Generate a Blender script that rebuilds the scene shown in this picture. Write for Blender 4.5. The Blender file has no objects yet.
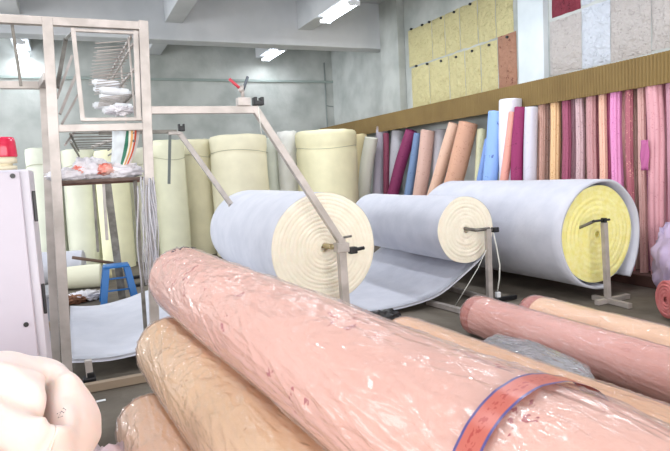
import bpy, math, random
from mathutils import Vector, Matrix, noise
random.seed(7)
C = bpy.context.scene.collection
PI = math.pi
# ------------------------------------------------------------------ camera
F = 580.; CX, CY, H = 335., 225.5, 1.5
def _cam(yaw, pitch, roll):
    y, p, r = map(math.radians, (yaw, pitch, roll))
    f = Vector((math.sin(y)*math.cos(p), math.cos(y)*math.cos(p), -math.sin(p)))
    rt = Vector((math.cos(y), -math.sin(y), 0)); up = rt.cross(f)
    c, s = math.cos(r), math.sin(r)
    return f, rt*c+up*s, up*c-rt*s
CF, CR, CU = _cam(24.1, 5.4, -3.0)
cd = bpy.data.cameras.new('camera'); cam = bpy.data.objects.new('camera', cd); C.objects.link(cam)
m = Matrix((CR, CU, -CF)).transposed().to_4x4(); m.translation = Vector((0, 0, H)); cam.matrix_world = m
cd.sensor_width = 36; cd.lens = F/670*36; cd.clip_start = .05
bpy.context.scene.camera = cam
def ray(px, py): return CF + CR*((px-CX)/F) - CU*((py-CY)/F)
def atz(px, py, z): r = ray(px, py); return Vector((0, 0, H)) + r*((z-H)/r.z)
def atX(px, py, X): r = ray(px, py); return Vector((0, 0, H)) + r*(X/r.x)
def atY(px, py, Y): r = ray(px, py); return Vector((0, 0, H)) + r*(Y/r.y)

# ------------------------------------------------------------------ materials
def s2l(c): return tuple(((v/255+.055)/1.055)**2.4 if v > 10 else v/255/12.92 for v in c)+(1,)
_M = {}
def base(name):
    mt = bpy.data.materials.new(name); mt.use_nodes = True; nt = mt.node_tree
    return mt, nt, nt.nodes['Principled BSDF'], nt.nodes.new, nt.links.new
def mat(name, c, rough=.6, metal=0, bump=0, bscale=40, c2=None, nscale=5, stretch=(1, 1, 1), sss=0, detail=4, sheen=0, lo=.35, hi=.65):
    if name in _M: return _M[name]
    mt, nt, p, N, L = base(name)
    p.inputs['Base Color'].default_value = s2l(c); p.inputs['Roughness'].default_value = rough; p.inputs['Metallic'].default_value = metal
    tc = N('ShaderNodeTexCoord'); mp = N('ShaderNodeMapping'); mp.inputs['Scale'].default_value = stretch; L(tc.outputs['Object'], mp.inputs[0])
    if c2:
        n = N('ShaderNodeTexNoise'); n.inputs['Scale'].default_value = nscale; n.inputs['Detail'].default_value = detail; L(mp.outputs[0], n.inputs[0])
        r = N('ShaderNodeValToRGB'); r.color_ramp.elements[0].position = lo; r.color_ramp.elements[1].position = hi
        r.color_ramp.elements[0].color = s2l(c); r.color_ramp.elements[1].color = s2l(c2); L(n.outputs[0], r.inputs[0]); L(r.outputs[0], p.inputs['Base Color'])
    if bump:
        n = N('ShaderNodeTexNoise'); n.inputs['Scale'].default_value = bscale; n.inputs['Detail'].default_value = 5; L(mp.outputs[0], n.inputs[0])
        b = N('ShaderNodeBump'); b.inputs['Strength'].default_value = bump; b.inputs['Distance'].default_value = .02; L(n.outputs[0], b.inputs['Height']); L(b.outputs[0], p.inputs['Normal'])
    if sss: p.inputs['Subsurface Weight'].default_value = sss; p.inputs['Subsurface Scale'].default_value = .05
    if sheen: p.inputs['Sheen Weight'].default_value = sheen
    _M[name] = mt; return mt
def printed(name, c, c2, scale=9, thr=.16, c3=None, rough=.7, quilt=False, soft=.05):
    """fabric with a scattered print; UV in metres"""
    if name in _M: return _M[name]
    mt, nt, p, N, L = base(name); p.inputs['Roughness'].default_value = rough
    tc = N('ShaderNodeTexCoord')
    w = N('ShaderNodeTexNoise'); w.inputs['Scale'].default_value = 22; w.inputs['Detail'].default_value = 3; L(tc.outputs['UV'], w.inputs[0])
    mx = N('ShaderNodeMix'); mx.data_type = 'RGBA'; mx.blend_type = 'LINEAR_LIGHT'; mx.inputs[0].default_value = .12; L(tc.outputs['UV'], mx.inputs[6]); L(w.outputs['Color'], mx.inputs[7])
    v = N('ShaderNodeTexVoronoi'); v.inputs['Scale'].default_value = scale; L(mx.outputs[2], v.inputs[0])
    n2 = N('ShaderNodeTexNoise'); n2.inputs['Scale'].default_value = 60; L(tc.outputs['UV'], n2.inputs[0])
    ad = N('ShaderNodeMath'); ad.operation = 'MULTIPLY_ADD'; ad.inputs[1].default_value = .5; L(n2.outputs[0], ad.inputs[0]); L(v.outputs['Distance'], ad.inputs[2])
    r = N('ShaderNodeValToRGB'); e = r.color_ramp.elements; e[0].position = thr+.25-.0; e[1].position = thr+.25+soft; e[0].color = (1, 1, 1, 1); e[1].color = (0, 0, 0, 1); L(ad.outputs[0], r.inputs[0])
    sp = N('ShaderNodeSeparateColor'); L(v.outputs['Color'], sp.inputs[0])
    g = N('ShaderNodeMath'); g.operation = 'GREATER_THAN'; g.inputs[1].default_value = .45; L(sp.outputs[0], g.inputs[0])
    mu = N('ShaderNodeMath'); mu.operation = 'MULTIPLY'; L(r.outputs[0], mu.inputs[0]); L(g.outputs[0], mu.inputs[1])
    n3 = N('ShaderNodeTexNoise'); n3.inputs['Scale'].default_value = 2.2; L(tc.outputs['UV'], n3.inputs[0])
    m0 = N('ShaderNodeMix'); m0.data_type = 'RGBA'; L(n3.outputs[0], m0.inputs[0]); m0.inputs[6].default_value = s2l(c); m0.inputs[7].default_value = s2l(c3 or c)
    m1 = N('ShaderNodeMix'); m1.data_type = 'RGBA'; L(mu.outputs[0], m1.inputs[0]); L(m0.outputs[2], m1.inputs[6]); m1.inputs[7].default_value = s2l(c2); L(m1.outputs[2], p.inputs['Base Color'])
    b = N('ShaderNodeBump'); b.inputs['Strength'].default_value = .5; b.inputs['Distance'].default_value = .01
    if quilt:
        v2 = N('ShaderNodeTexVoronoi'); v2.inputs['Scale'].default_value = 9; v2.feature = 'SMOOTH_F1'; L(mx.outputs[2], v2.inputs[0]); b.inputs['Distance'].default_value = .04; b.inputs['Strength'].default_value = .8; L(v2.outputs['Distance'], b.inputs['Height']); b.invert = True
    else: L(n2.outputs[0], b.inputs['Height']); b.inputs['Strength'].default_value = .25
    L(b.outputs[0], p.inputs['Normal'])
    _M[name] = mt; return mt
def film(name, milk=.08, tint=(240, 236, 240), rough=.13, cap=.55, su=6, sv=26, strength=1., fr=1.35):
    if name in _M: return _M[name]
    mt, nt, p, N, L = base(name); nt.nodes.remove(p); out = nt.nodes['Material Output']
    tc = N('ShaderNodeTexCoord'); mp = N('ShaderNodeMapping'); mp.inputs['Scale'].default_value = (su, sv, 1); mp.inputs['Rotation'].default_value = (0, 0, .35); L(tc.outputs['UV'], mp.inputs[0])
    n = N('ShaderNodeTexNoise'); n.inputs['Scale'].default_value = 1; n.inputs['Detail'].default_value = 2.5; n.inputs['Distortion'].default_value = .5; L(mp.outputs[0], n.inputs[0]); ab = n
    b = N('ShaderNodeBump'); b.inputs['Strength'].default_value = strength; b.inputs['Distance'].default_value = .03; L(ab.outputs[0], b.inputs['Height'])
    tr = N('ShaderNodeBsdfTransparent'); gl = N('ShaderNodeBsdfGlossy'); gl.inputs['Roughness'].default_value = rough; L(b.outputs[0], gl.inputs['Normal'])
    di = N('ShaderNodeBsdfDiffuse'); di.inputs[0].default_value = s2l(tint); L(b.outputs[0], di.inputs['Normal'])
    a = N('ShaderNodeMixShader'); a.inputs[0].default_value = milk; L(tr.outputs[0], a.inputs[1]); L(di.outputs[0], a.inputs[2])
    f = N('ShaderNodeFresnel'); f.inputs[0].default_value = fr; L(b.outputs[0], f.inputs['Normal'])
    f2 = N('ShaderNodeMath'); f2.operation = 'MINIMUM'; f2.inputs[1].default_value = cap; L(f.outputs[0], f2.inputs[0]); f = f2
    c = N('ShaderNodeMixShader'); L(f.outputs[0], c.inputs[0]); L(a.outputs[0], c.inputs[1]); L(gl.outputs[0], c.inputs[2]); L(c.outputs[0], out.inputs[0])
    _M[name] = mt; return mt
def emit(name, c, s):
    mt, nt, p, N, L = base(name); p.inputs['Emission Color'].default_value = s2l(c); p.inputs['Emission Strength'].default_value = s; return mt

WALL = mat('plaster', (190, 194, 191), .9, bump=.3, bscale=9, c2=(158, 163, 160), nscale=1.6, detail=12, lo=.38, hi=.7)
CEIL = mat('ceiling paint', (206, 208, 211), .9, bump=.15, bscale=6, c2=(188, 192, 196), nscale=1.1, detail=6)
FLOOR = mat('concrete floor', (112, 104, 92), .8, bump=.4, bscale=12, c2=(88, 80, 70), nscale=2.2, detail=10)
STEEL = mat('painted steel', (190, 181, 176), .42, .2, c2=(166, 158, 152), nscale=7, bump=.05)
DSTEEL = mat('grey steel', (128, 124, 118), .45, .5, c2=(100, 96, 90), nscale=12)
BLACK = mat('black plastic', (22, 22, 26), .4)
WAD = mat('white wadding', (202, 203, 213), .95, bump=.18, bscale=14, c2=(192, 194, 205), nscale=5, sheen=.2)
WADC = mat('cream wadding end', (241, 232, 214), .95, bump=.2, bscale=60, c2=(236, 226, 206), nscale=14, sss=.1)
WADY = mat('yellow foam end', (246, 238, 170), .95, bump=.3, bscale=60, c2=(238, 228, 140), nscale=14, sss=.1)
OLIVE = None
def corrug():
    mt, nt, p, N, L = base('corrugated brown board'); p.inputs['Roughness'].default_value = .6
    tc = N('ShaderNodeTexCoord'); n = N('ShaderNodeTexNoise'); n.inputs['Scale'].default_value = 3; L(tc.outputs['Object'], n.inputs[0])
    r = N('ShaderNodeValToRGB'); r.color_ramp.elements[0].color = s2l((136, 112, 60)); r.color_ramp.elements[1].color = s2l((116, 92, 46)); L(n.outputs[0], r.inputs[0]); L(r.outputs[0], p.inputs['Base Color'])
    return mt

# ------------------------------------------------------------------ mesh builder
def wloc(o):
    v = Vector((0, 0, 0))
    while o: v += o.location; o = o.parent
    return v
class MB:
    def __init__(s): s.v = []; s.f = []; s.uv = []; s.sm = []
    def face(s, idx, uv=None, smooth=True): s.f.append(tuple(idx)); s.uv.append(uv); s.sm.append(smooth)
    def box(s, lo, hi, M=None):
        b = len(s.v)
        for z in (lo[2], hi[2]):
            for y in (lo[1], hi[1]):
                for x in (lo[0], hi[0]):
                    p = Vector((x, y, z)); s.v.append(M @ p if M else p)
        for q in ((0, 2, 3, 1), (4, 5, 7, 6), (0, 1, 5, 4), (2, 6, 7, 3), (0, 4, 6, 2), (1, 3, 7, 5)): s.face([b+i for i in q], smooth=False)
        return s
    def cbox(s, lo, hi, M=None, e=.004):   # box with chamfered edges
        import bmesh
        bm = bmesh.new(); bmesh.ops.create_cube(bm, size=1)
        for v in bm.verts: v.co = Vector([lo[i]+(v.co[i]+.5)*(hi[i]-lo[i]) for i in range(3)])
        bmesh.ops.bevel(bm, geom=bm.edges[:], offset=e, segments=2, affect='EDGES', profile=.6)
        b = len(s.v); bm.verts.index_update()
        for v in bm.verts: s.v.append(M @ v.co if M else v.co.copy())
        for f in bm.faces: s.face([b+v.index for v in f.verts], smooth=False)
        bm.free(); return s
    def bar(s, p0, p1, w, h=None, up=(0, 1, 0), e=.003):   # rectangular section bar p0->p1
        p0, p1 = Vector(p0), Vector(p1); h = h or w; d = p1-p0; l = d.length; d.normalize(); u = Vector(up); u = (u-d*u.dot(d))
        if u.length < 1e-3: u = Vector((0, 0, 1)); u = u-d*u.dot(d)
        u.normalize(); t = u.cross(d); M = Matrix((t, u, d)).transposed().to_4x4(); M.translation = p0
        return s.cbox((-w/2, -h/2, 0), (w/2, h/2, l), M, e)
    def grid(s, P, nu, nv, wrapu=False, uvf=None, flip=False):
        b = len(s.v)
        for i in range(nu):
            for j in range(nv): s.v.append(Vector(P(i, j)))
        for i in range(nu if wrapu else nu-1):
            for j in range(nv-1):
                i2 = (i+1) % nu; q = [(i, j), (i2, j), (i2, j+1), (i, j+1)]; qq = [(i, j), (i+1, j), (i+1, j+1), (i, j+1)]
                if flip: q.reverse(); qq.reverse()
                s.face([b+a*nv+c for a, c in q], [uvf(a, c) for a, c in qq] if uvf else None)
        return s
    def tube(s, pts, r, n=8, caps=True):
        pts = [Vector(p) for p in pts]; rr = r if callable(r) else (lambda k: r); rings = []; pu = None
        for k, p in enumerate(pts):
            d = (pts[min(k+1, len(pts)-1)]-pts[max(k-1, 0)]).normalized()
            u = pu if pu is not None else (Vector((0, 0, 1)) if abs(d.z) < .9 else Vector((1, 0, 0)))
            u = (u-d*u.dot(d)).normalized(); pu = u; t = d.cross(u); R = rr(k/(len(pts)-1)) if callable(r) else r
            rings.append([p+(u*math.cos(a)+t*math.sin(a))*R for a in [2*PI*q/n for q in range(n)]])
        b = len(s.v)
        for g in rings: s.v += g
        for k in range(len(rings)-1):
            for q in range(n): s.face([b+k*n+q, b+k*n+(q+1) % n, b+(k+1)*n+(q+1) % n, b+(k+1)*n+q])
        if caps: s.face([b+q for q in range(n)][::-1], smooth=False); s.face([b+(len(rings)-1)*n+q for q in range(n)], smooth=False)
        return s
    def build(s, name, mt, parent=None, origin=None):
        me = bpy.data.meshes.new(name); o = bpy.data.objects.new(name, me); C.objects.link(o)
        if parent: o.parent = parent; off = wloc(parent)
        else: off = Vector(origin) if origin is not None else Vector((0, 0, 0)); o.location = off
        me.from_pydata([v-off for v in s.v], [], s.f)
        me.polygons.foreach_set('use_smooth', s.sm)
        if any(s.uv):
            ul = me.uv_layers.new(name='UVMap')
            for p, uv in zip(me.polygons, s.uv):
                if uv:
                    for li, c in zip(p.loop_indices, uv): ul.data[li].uv = c
        me.materials.append(mt); me.update(); return o
def tag(o, label, cat, group=None):
    o['label'] = label; o['category'] = cat
    if group: o['group'] = group
    return o
def thing(name, label, cat, loc=(0, 0, 0), group=None):
    o = bpy.data.objects.new(name, None); C.objects.link(o); o.location = loc; o.empty_display_size = .1
    return tag(o, label, cat, group)
def struct(o): o['kind'] = 'structure'; return o
def axes(d):
    d = Vector(d).normalized(); u = Vector((0, 0, 1)) if abs(d.z) < .8 else Vector((0, 1, 0)); u = (u-d*u.dot(d)).normalized()
    return d, u, d.cross(u)
def nz(a, b, c): return noise.noise(Vector((a, b, c)))
def cylgrid(P0, d, L, rf, nu=64, nv=40, seed=0, warp=None):
    """open cylinder surface along d from P0; rf(angle, s)->radius ; angle 0 = up"""
    d, u, t = axes(d); P0 = Vector(P0); mb = MB()
    def P(i, j):
        a = 2*PI*i/nu; s = L*j/(nv-1); p = P0+d*s+(u*math.cos(a)+t*math.sin(a))*rf(a, s)
        return p+warp(s) if warp else p
    r0 = rf(0, L/2)
    mb.grid(P, nu, nv, True, uvf=lambda a, c: (L*c/(nv-1), 2*PI*r0*a/nu)); return mb
def enddisc(P0, d, r, rings, depth=.012, core=.03, seed=0, nu=72, wob=.01, rad=None, hole=.06, dome=0):
    """coiled end of a roll at P0, facing -d: ridged rings round a hollow core"""
    d, u, t = axes(d); P0 = Vector(P0); mb = MB(); nv = rings*5+1
    def P(i, j):
        a = 2*PI*i/nu; k = j/(nv-1)
        R = core+(r-core)*k; ph = k*rings+a/(2*PI)
        w = 1+wob*nz(math.cos(a)*2+seed, math.sin(a)*2, k*3)*8
        ridge = abs(math.sin(PI*ph))**.5
        ed = 1-max(0, (k-.94)/.06)**2
        RR = R*(w*(1-k)+k) if k < 1 else R
        if rad: RR = RR*((1-k**3)+k**3*rad(a)/r)
        off = -(ridge*depth*(.5+.7*nz(k*5, seed, 3)+.5)+depth*.8*nz(k*9+seed, math.cos(a)*1.5, math.sin(a)*1.5)+dome*(1-k*k))*ed
        if k == 1: off = .004
        return P0+d*off+(u*math.cos(a)+t*math.sin(a))*RR
    mb.grid(P, nu, nv, True, flip=False)
    def Q(i, j): a = 2*PI*i/nu; return P0+d*(j*hole)+(u*math.cos(a)+t*math.sin(a))*core
    mb.grid(Q, nu, 2, True, flip=True)
    b = len(mb.v)
    for i in range(nu): mb.v.append(Q(i, 1))
    mb.face(list(range(b, b+nu))); return mb

# ------------------------------------------------------------------ room
RX, BY, CZ, LX, FY = 6.45, 14.1, 5.0, -7.0, -4.0
struct(MB().box((LX, FY, -.1), (RX+.2, BY+.2, 0)).build('floor', FLOOR))
struct(MB().box((LX, FY, CZ), (RX+.2, BY+.2, CZ+.15)).build('ceiling', CEIL))
struct(MB().box((LX, BY, 0), (RX+.2, BY+.2, CZ)).build('wall_back', WALL))
struct(MB().box((RX, FY, 0), (RX+.2, BY, CZ)).build('wall_right', WALL))
# left wall: sill, head and piers round three windows ; front wall: piers round a big opening
wl = MB().box((LX-.2, FY, 0), (LX, BY, 1.1)).box((LX-.2, FY, 3.9), (LX, BY, CZ))
for y0, y1 in ((FY, -3), (0.6, 1.6), (5.2, 6.2), (9.8, 10.8), (13.6, BY)): wl.box((LX-.2, y0, 1.1), (LX, y1, 3.9))
struct(wl.build('wall_left', WALL))
wf = MB().box((LX, FY-.2, 4.1), (RX, FY, CZ)).box((LX, FY-.2, 0), (-5, FY, 4.1)).box((5, FY-.2, 0), (RX, FY, 4.1))
struct(wf.build('wall_front', WALL))
for k, (y0, y1) in enumerate(((-3, .6), (1.6, 5.2), (6.2, 9.8), (10.8, 13.6))):
    w = MB()
    for yy in (y0, (y0+y1)/2-.03, y1-.06): w.box((LX-.12, yy, 1.1), (LX-.06, yy+.06, 3.9))
    for zz in (1.1, 2.5, 3.84): w.box((LX-.12, y0, zz), (LX-.06, y1, zz+.06))
    struct(w.build('window_%d' % (k+1), DSTEEL))
# cross beams (y = 11.2 in view) and ceiling joists
n = 1
for by in (11.2, 5.2, -.8):
    struct(MB().cbox((LX, by-.02, 4.05), (RX, by+.38, CZ), e=.02).build('trim_%d' % n, CEIL)); n += 1
for jx in (-3.6, -.85, 1.8, 4.4):
    for a, b in ((FY, -.82), (-.42, 5.18), (5.58, 11.18), (11.58, BY)):
        struct(MB().cbox((jx, a, 4.36), (jx+.32, b, CZ), e=.015).build('trim_%d' % n, CEIL)); n += 1
# wall features
struct(MB().cbox((LX, BY-.05, 3.78), (RX, BY, 3.84), e=.01).build('trim_%d' % n, mat('band', (150, 162, 158), .9))); n += 1
struct(MB().cbox((RX-.1, 6.52, 0), (RX, 7.04, CZ), e=.01).build('trim_%d' % n, mat('pillar paint', (214, 222, 226), .9, bump=.2, bscale=10, c2=(200, 209, 214), nscale=2))); n += 1
struct(MB().cbox((RX-.16, 10.45, 0), (RX, 11.19, CZ), e=.01).build('trim_%d' % n, WALL)); n += 1
cp = MB(); p = atY(324, 54, BY-.06)
cp.tube([(p.x, BY-.03, 4.3), (p.x, BY-.03, 0)], .02, 8)
cp.tube([(p.x, BY-.03, 3.2), (p.x+.2, BY-.03, 3.17)], .012, 8)
tag(cp.build('conduit_pipe', mat('pipe', (140, 148, 146), .7), origin=(p.x, BY-.03, 2.2)), 'thin vertical conduit pipe on the back wall near the corner', 'pipe')
# corrugated fascia shelf along right wall
fa = thing('corrugated_fascia', 'long brown corrugated board shelf running along the right wall above the fabric', 'shelf', (6.0, 7, 2.26))
ny = 2400; zz = (2.262, 2.605)
def FP(i, j): y = 1+13.05*i/ny; return (6.0-.012*math.cos(2*PI*y/.045), y, (zz[0], zz[1])[j])
fm = MB().grid(FP, ny+1, 2); fm.box((6.02, 1, zz[0]), (6.035, 14.05, zz[1])); fm.build('corrugated_board', corrug(), fa)
MB().box((6.036, 1, zz[1]-.03), (RX-.001, 14.05, zz[1]-.005)).build('shelf_board', mat('shelf wood', (150, 128, 96), .8), fa)
for yy in (2, 4, 6, 8.9, 11.5, 13.5): MB().bar((6.036, yy, 2.54), (RX-.11, yy, 2.5), .03, .03).build('bracket', DSTEEL, fa)
# low dark platform under wall fabrics
tag(MB().cbox((5.82, 1.2, 0), (RX-.005, 13.9, .13), e=.01).build('low_platform', mat('platform', (92, 62, 54), .8, c2=(74, 50, 44)), origin=(6.1, 7, 0)), 'low dark reddish-brown platform under the fabric rolls on the right wall', 'platform')

# ------------------------------------------------------------------ lamps
TUBE = emit('tube light', (236, 244, 255), 9)
WHITE = mat('white enamel', (230, 232, 234), .4)
def lamp(x, y, label, on=True, z=4.34, e=30):
    t = thing('fluorescent_lamp', label, 'ceiling lamp', (x, y, z), 'fluorescent lamps under the ceiling joists')
    MB().cbox((x-.05, y-.62, z-.05), (x+.05, y+.62, z+.019), e=.006).build('housing', WHITE, t)
    for dx in (-.075, .075):
        tb = MB().tube([(x+dx, y-.6, z-.07), (x+dx, y+.6, z-.07)], .019, 12).build('tube', TUBE, t)
    for yy in (y-.61, y+.6): MB().cbox((x-.11, yy-.015, z-.1), (x+.11, yy+.015, z-.03), e=.004).build('lamp_holder', WHITE, t)
    ld = bpy.data.lights.new('tube_glow', 'AREA'); ld.shape = 'RECTANGLE'; ld.size = .2; ld.size_y = 1.2; ld.energy = e; ld.color = (.92, .95, 1)
    lo = bpy.data.objects.new('tube_glow', ld); C.objects.link(lo); lo.parent = t; lo.location = (0, 0, -.13)
lamp(4.56, 9.55, 'lit twin-tube fluorescent lamp, nearer of the two in a line at top centre')
lamp(4.56, 13.2, 'lit fluorescent lamp beyond the cross beam, under the middle joist', e=16)
lamp(-.69, 13.5, 'lit fluorescent lamp seen behind the top left of the steel frame', e=18)
lamp(-.69, 9.2, 'lit fluorescent lamp at the top left corner over the frame')
for x, y in ((4.56, 3.5), (1.96, 3.2), (-.69, 3.2), (4.56, 6.4), (1.96, 7.3)): lamp(x, y, 'unseen fluorescent lamp added outside the view to brighten the room', e=30)  # extra unseen lamps, added to brighten the room and back wall

# ------------------------------------------------------------------ standing rolls by the back wall
G1 = 'cream rolls standing along the back wall'
def standing(xl, xr, yt, Y, col, label, tint=None, lean=0, string=True, seed=0, zt=None):
    a = atY(xl, (yt+200)/2, Y); b = atY(xr, (yt+200)/2, Y); cx = (a.x+b.x)/2; r = (b.x-a.x)/2*.985; z1 = zt or atY((xl+xr)/2, yt, Y-r*.8).z
    # sideways foreshortening of the round section seen obliquely
    r *= math.cos(math.atan2(cx, Y)-0)
    t = thing('standing_foam_roll', label, 'foam roll', (cx, Y, 0), G1)
    col = tuple(int(v*.62+t_*.38) for v, t_ in zip(col, (255, 246, 234)))
    mt = mat('standing wadding %s' % (col,), col, .95, bump=.2, bscale=9, c2=tuple(int(v*.95) for v in col), nscale=2.5, detail=6, sss=0)
    rf = lambda an, s: r*(1+.02*nz(math.cos(an)*1.2+seed, math.sin(an)*1.2, s*1.1)*2-.03*math.exp(-((s-z1*.86)/.05)**2)-(.04*max(0, 1-(z1-s)/.05)**2))
    wp = lambda s: Vector((lean*s/z1, 0, 0))
    cylgrid((cx, Y, 0.002), (0, 0, 1), z1, rf, 56, 50, warp=wp).build('roll_body', mt, t)
    e = enddisc((cx+lean, Y, z1), (0, 0, -1), r*.96, 9, .02, .04, seed, 56); e.build('coiled_end', mt, t)
    if string:
        s0 = z1*.86+.01*seed % .05
        pts = [Vector((cx+lean*s0/z1+math.sin(q)*(rf(q, s0)+r*.03+.004), Y+math.cos(q)*(rf(q, s0)+r*.03+.004), s0+.03*math.sin(q*2+seed))) for q in [2*PI*k/40 for k in range(41)]]
        MB().tube(pts, .005, 6, False).build('tie_string', mat('string', (176, 174, 150), .8), t)
    return t, cx, r, z1
CR1 = (222, 228, 204); CRY = (236, 232, 190)
standing(26, 62, 149, 11.5, (206, 216, 196), 'pale greenish cream foam roll just right of the white cabinet', seed=1)
standing(62, 97, 150, 11.3, (212, 220, 196), 'pale cream foam roll behind the bag table inside the steel frame', seed=2)
standing(95, 129, 151, 10.9, (226, 228, 178), 'yellowish-green standing foam roll behind the right end of the bag table', seed=3)
standing(128, 158, 149, 11.4, (222, 224, 206), 'off-white foam roll behind the hanging clear plastic strands', seed=4)
standing(153, 186, 141, 10.9, (222, 226, 190), 'cream foam roll with the slim hanging strap in front of it', seed=5)
standing(183, 214, 140, 11.5, (236, 230, 190), 'warm cream foam roll between the strap and the wide cream roll', seed=6)
standing(210, 268, 135, 10.9, (232, 228, 190), 'wide cream foam roll directly left of the bluish white one', seed=7)
standing(265, 281, 139, 11.6, (206, 218, 206), 'narrow pale green foam roll right of the wide cream one', seed=8, string=False)
standing(278, 299, 132, 11.3, (228, 234, 236), 'bluish white narrow foam roll behind the diagonal brace', seed=9, string=False)
standing(296, 357, 130, 10.6, (240, 236, 184), 'widest yellow foam roll behind the nearest wadding roll, string round it', seed=10)
standing(350, 369, 135, 11.35, (222, 204, 140), 'darker tan-yellow foam roll tucked behind the widest yellow one', seed=11, string=False)
# leaning off-white roll
def lean_roll(name, label, cat, top, bot, r, mt, group, seed=0, flute=0, endmat=None, zb=.132, nfl=7, flat=1.):
    top, bot = Vector(top), Vector(bot); d = (top-bot); d = d/d.z; B = bot+d*(zb+r*.25*abs(d.xy.length)-bot.z); L = (top-B).length
    t = thing(name, label, cat, B, group)
    dd, u, w = axes(top-B)
    def rf(an, s): return r*(1+.05*nz(math.cos(an)*1.3+seed*3.1, math.sin(an)*1.3, s*1.6)+flute*abs(math.sin(an*nfl/2+seed+1.2*nz(s*.8, seed, 0)))-flute*.5)
    warp = lambda s: Vector((0, .5*r*nz(s*.9, seed, 3.3), 0))
    cylgrid(B, top-B, L, rf, 40 if not flute else 72, 30, warp=warp).build('roll_body', mt, t)
    e = enddisc(top+warp(L), B-top, r*.99, 4, .012, r*.16, seed, 40, hole=.03)
    e.build('coiled_end', endmat or mt, t); return t
tp = atX(371, 138, 5.72); bt = atX(362, 215, 5.6)
lean_roll('leaning_foam_roll', 'off-white foam roll leaning right of the widest yellow roll', 'foam roll', (5.72, tp.y, tp.z), (5.58, bt.y, bt.z), .14, mat('offwhite', (226, 226, 214), .95, bump=.2, bscale=12), G1, 3, zb=.02)

# ------------------------------------------------------------------ fabric rolls on right wall
G2 = 'fabric rolls leaning on the right wall'
def fab(c, c2, s=14, thr=.16, c3=None, rough=.6): return printed('fabric %s %s' % (c, c2), c, c2, s, thr, c3, rough, soft=.12)
def wr(xt, yt, xb, w, Xt, c, c2, label, Xb=None, yb=190, seed=0, s=14, thr=.18, rough=.6, flute=0, name='fabric_roll', c3=None, zt=None, group=G2, cat='fabric roll'):
    Xb = Xb or Xt-.15
    a = atX(xt, yt, Xt); b = atX(xb, yb, Xb)
    if zt: a = b+(a-b)*((zt-b.z)/(a.z-b.z))
    dist = (a-Vector((0, 0, H))).dot(CF); r = w/2*dist/F
    return lean_roll(name, label, cat, a, b, r, fab(c, c2, s, thr, c3, rough), group, seed, flute)
wr(382, 127, 379, 12, 6.12, (186, 178, 192), (176, 168, 184), 'milky grey-lilac roll, first of the row at the far end', seed=1)
wr(386, 134, 386, 6, 5.98, (134, 60, 86), (110, 40, 66), 'slim maroon roll standing right in front of the milky grey-lilac one', seed=51, Xb=5.9)
wr(398, 131, 392, 13, 6.22, (206, 206, 214), (190, 190, 200), 'plain pale grey roll behind the leaning maroon one', seed=2)
wr(411, 131, 394, 12, 6.05, (132, 44, 92), (104, 30, 70), 'maroon fabric roll leaning strongly left at the far end of the row', seed=3, Xb=5.85)
wr(418, 134, 409, 9, 6.12, (120, 146, 186), (96, 120, 164), 'slim dusty blue roll between the maroon and the beige one', seed=4)
wr(428, 131, 420, 14, 6.02, (208, 172, 160), (190, 150, 136), 'beige-pink fabric roll right of the slim dusty blue one', seed=5)
wr(442, 131, 440, 16, 6.28, (190, 186, 192), (176, 172, 180), 'light grey roll set back between beige-pink and peach rolls', seed=6)
wr(455, 124, 435, 12, 6.04, (224, 186, 164), (206, 164, 140), 'light peach roll leaning left, left of the tan one', seed=7, Xb=5.85)
wr(469, 123, 452, 19, 6.02, (212, 162, 136), (192, 138, 112), 'thick tan-peach roll leaning left under the brown board', seed=8, Xb=5.82)
wr(482, 130, 478, 9, 6.16, (214, 212, 176), (198, 194, 150), 'slim pale yellow-green roll left of the sky blue pair', seed=9)
wr(489, 140, 480, 9, 5.98, (126, 158, 222), (96, 128, 200), 'shorter sky blue roll at the left side of the tall blue one', seed=10, Xb=5.85)
wr(497, 112, 490, 15, 5.78, (140, 176, 232), (84, 108, 178), 'tall sky blue fabric roll with dark blue print, overlapping the brown board', seed=11, Xb=5.7, thr=.14, s=8)
wr(513, 113, 503, 9, 5.8, (226, 160, 146), (206, 136, 124), 'salmon fabric roll between the tall blue and the magenta one', seed=12, Xb=5.7)
wr(521, 108, 516, 12, 5.82, (142, 34, 92), (112, 20, 70), 'deep magenta fabric roll beside the salmon one', seed=13, Xb=5.74)
wr(511, 100, 511, 22, 5.86, (222, 222, 232), (212, 212, 224), 'tall white roll rising over the brown board behind salmon and magenta', seed=14, Xb=5.86)
wr(532, 108, 530, 13, 5.88, (206, 204, 216), (194, 192, 206), 'pale lilac-white roll right of the deep magenta one', seed=15, Xb=5.84)
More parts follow.
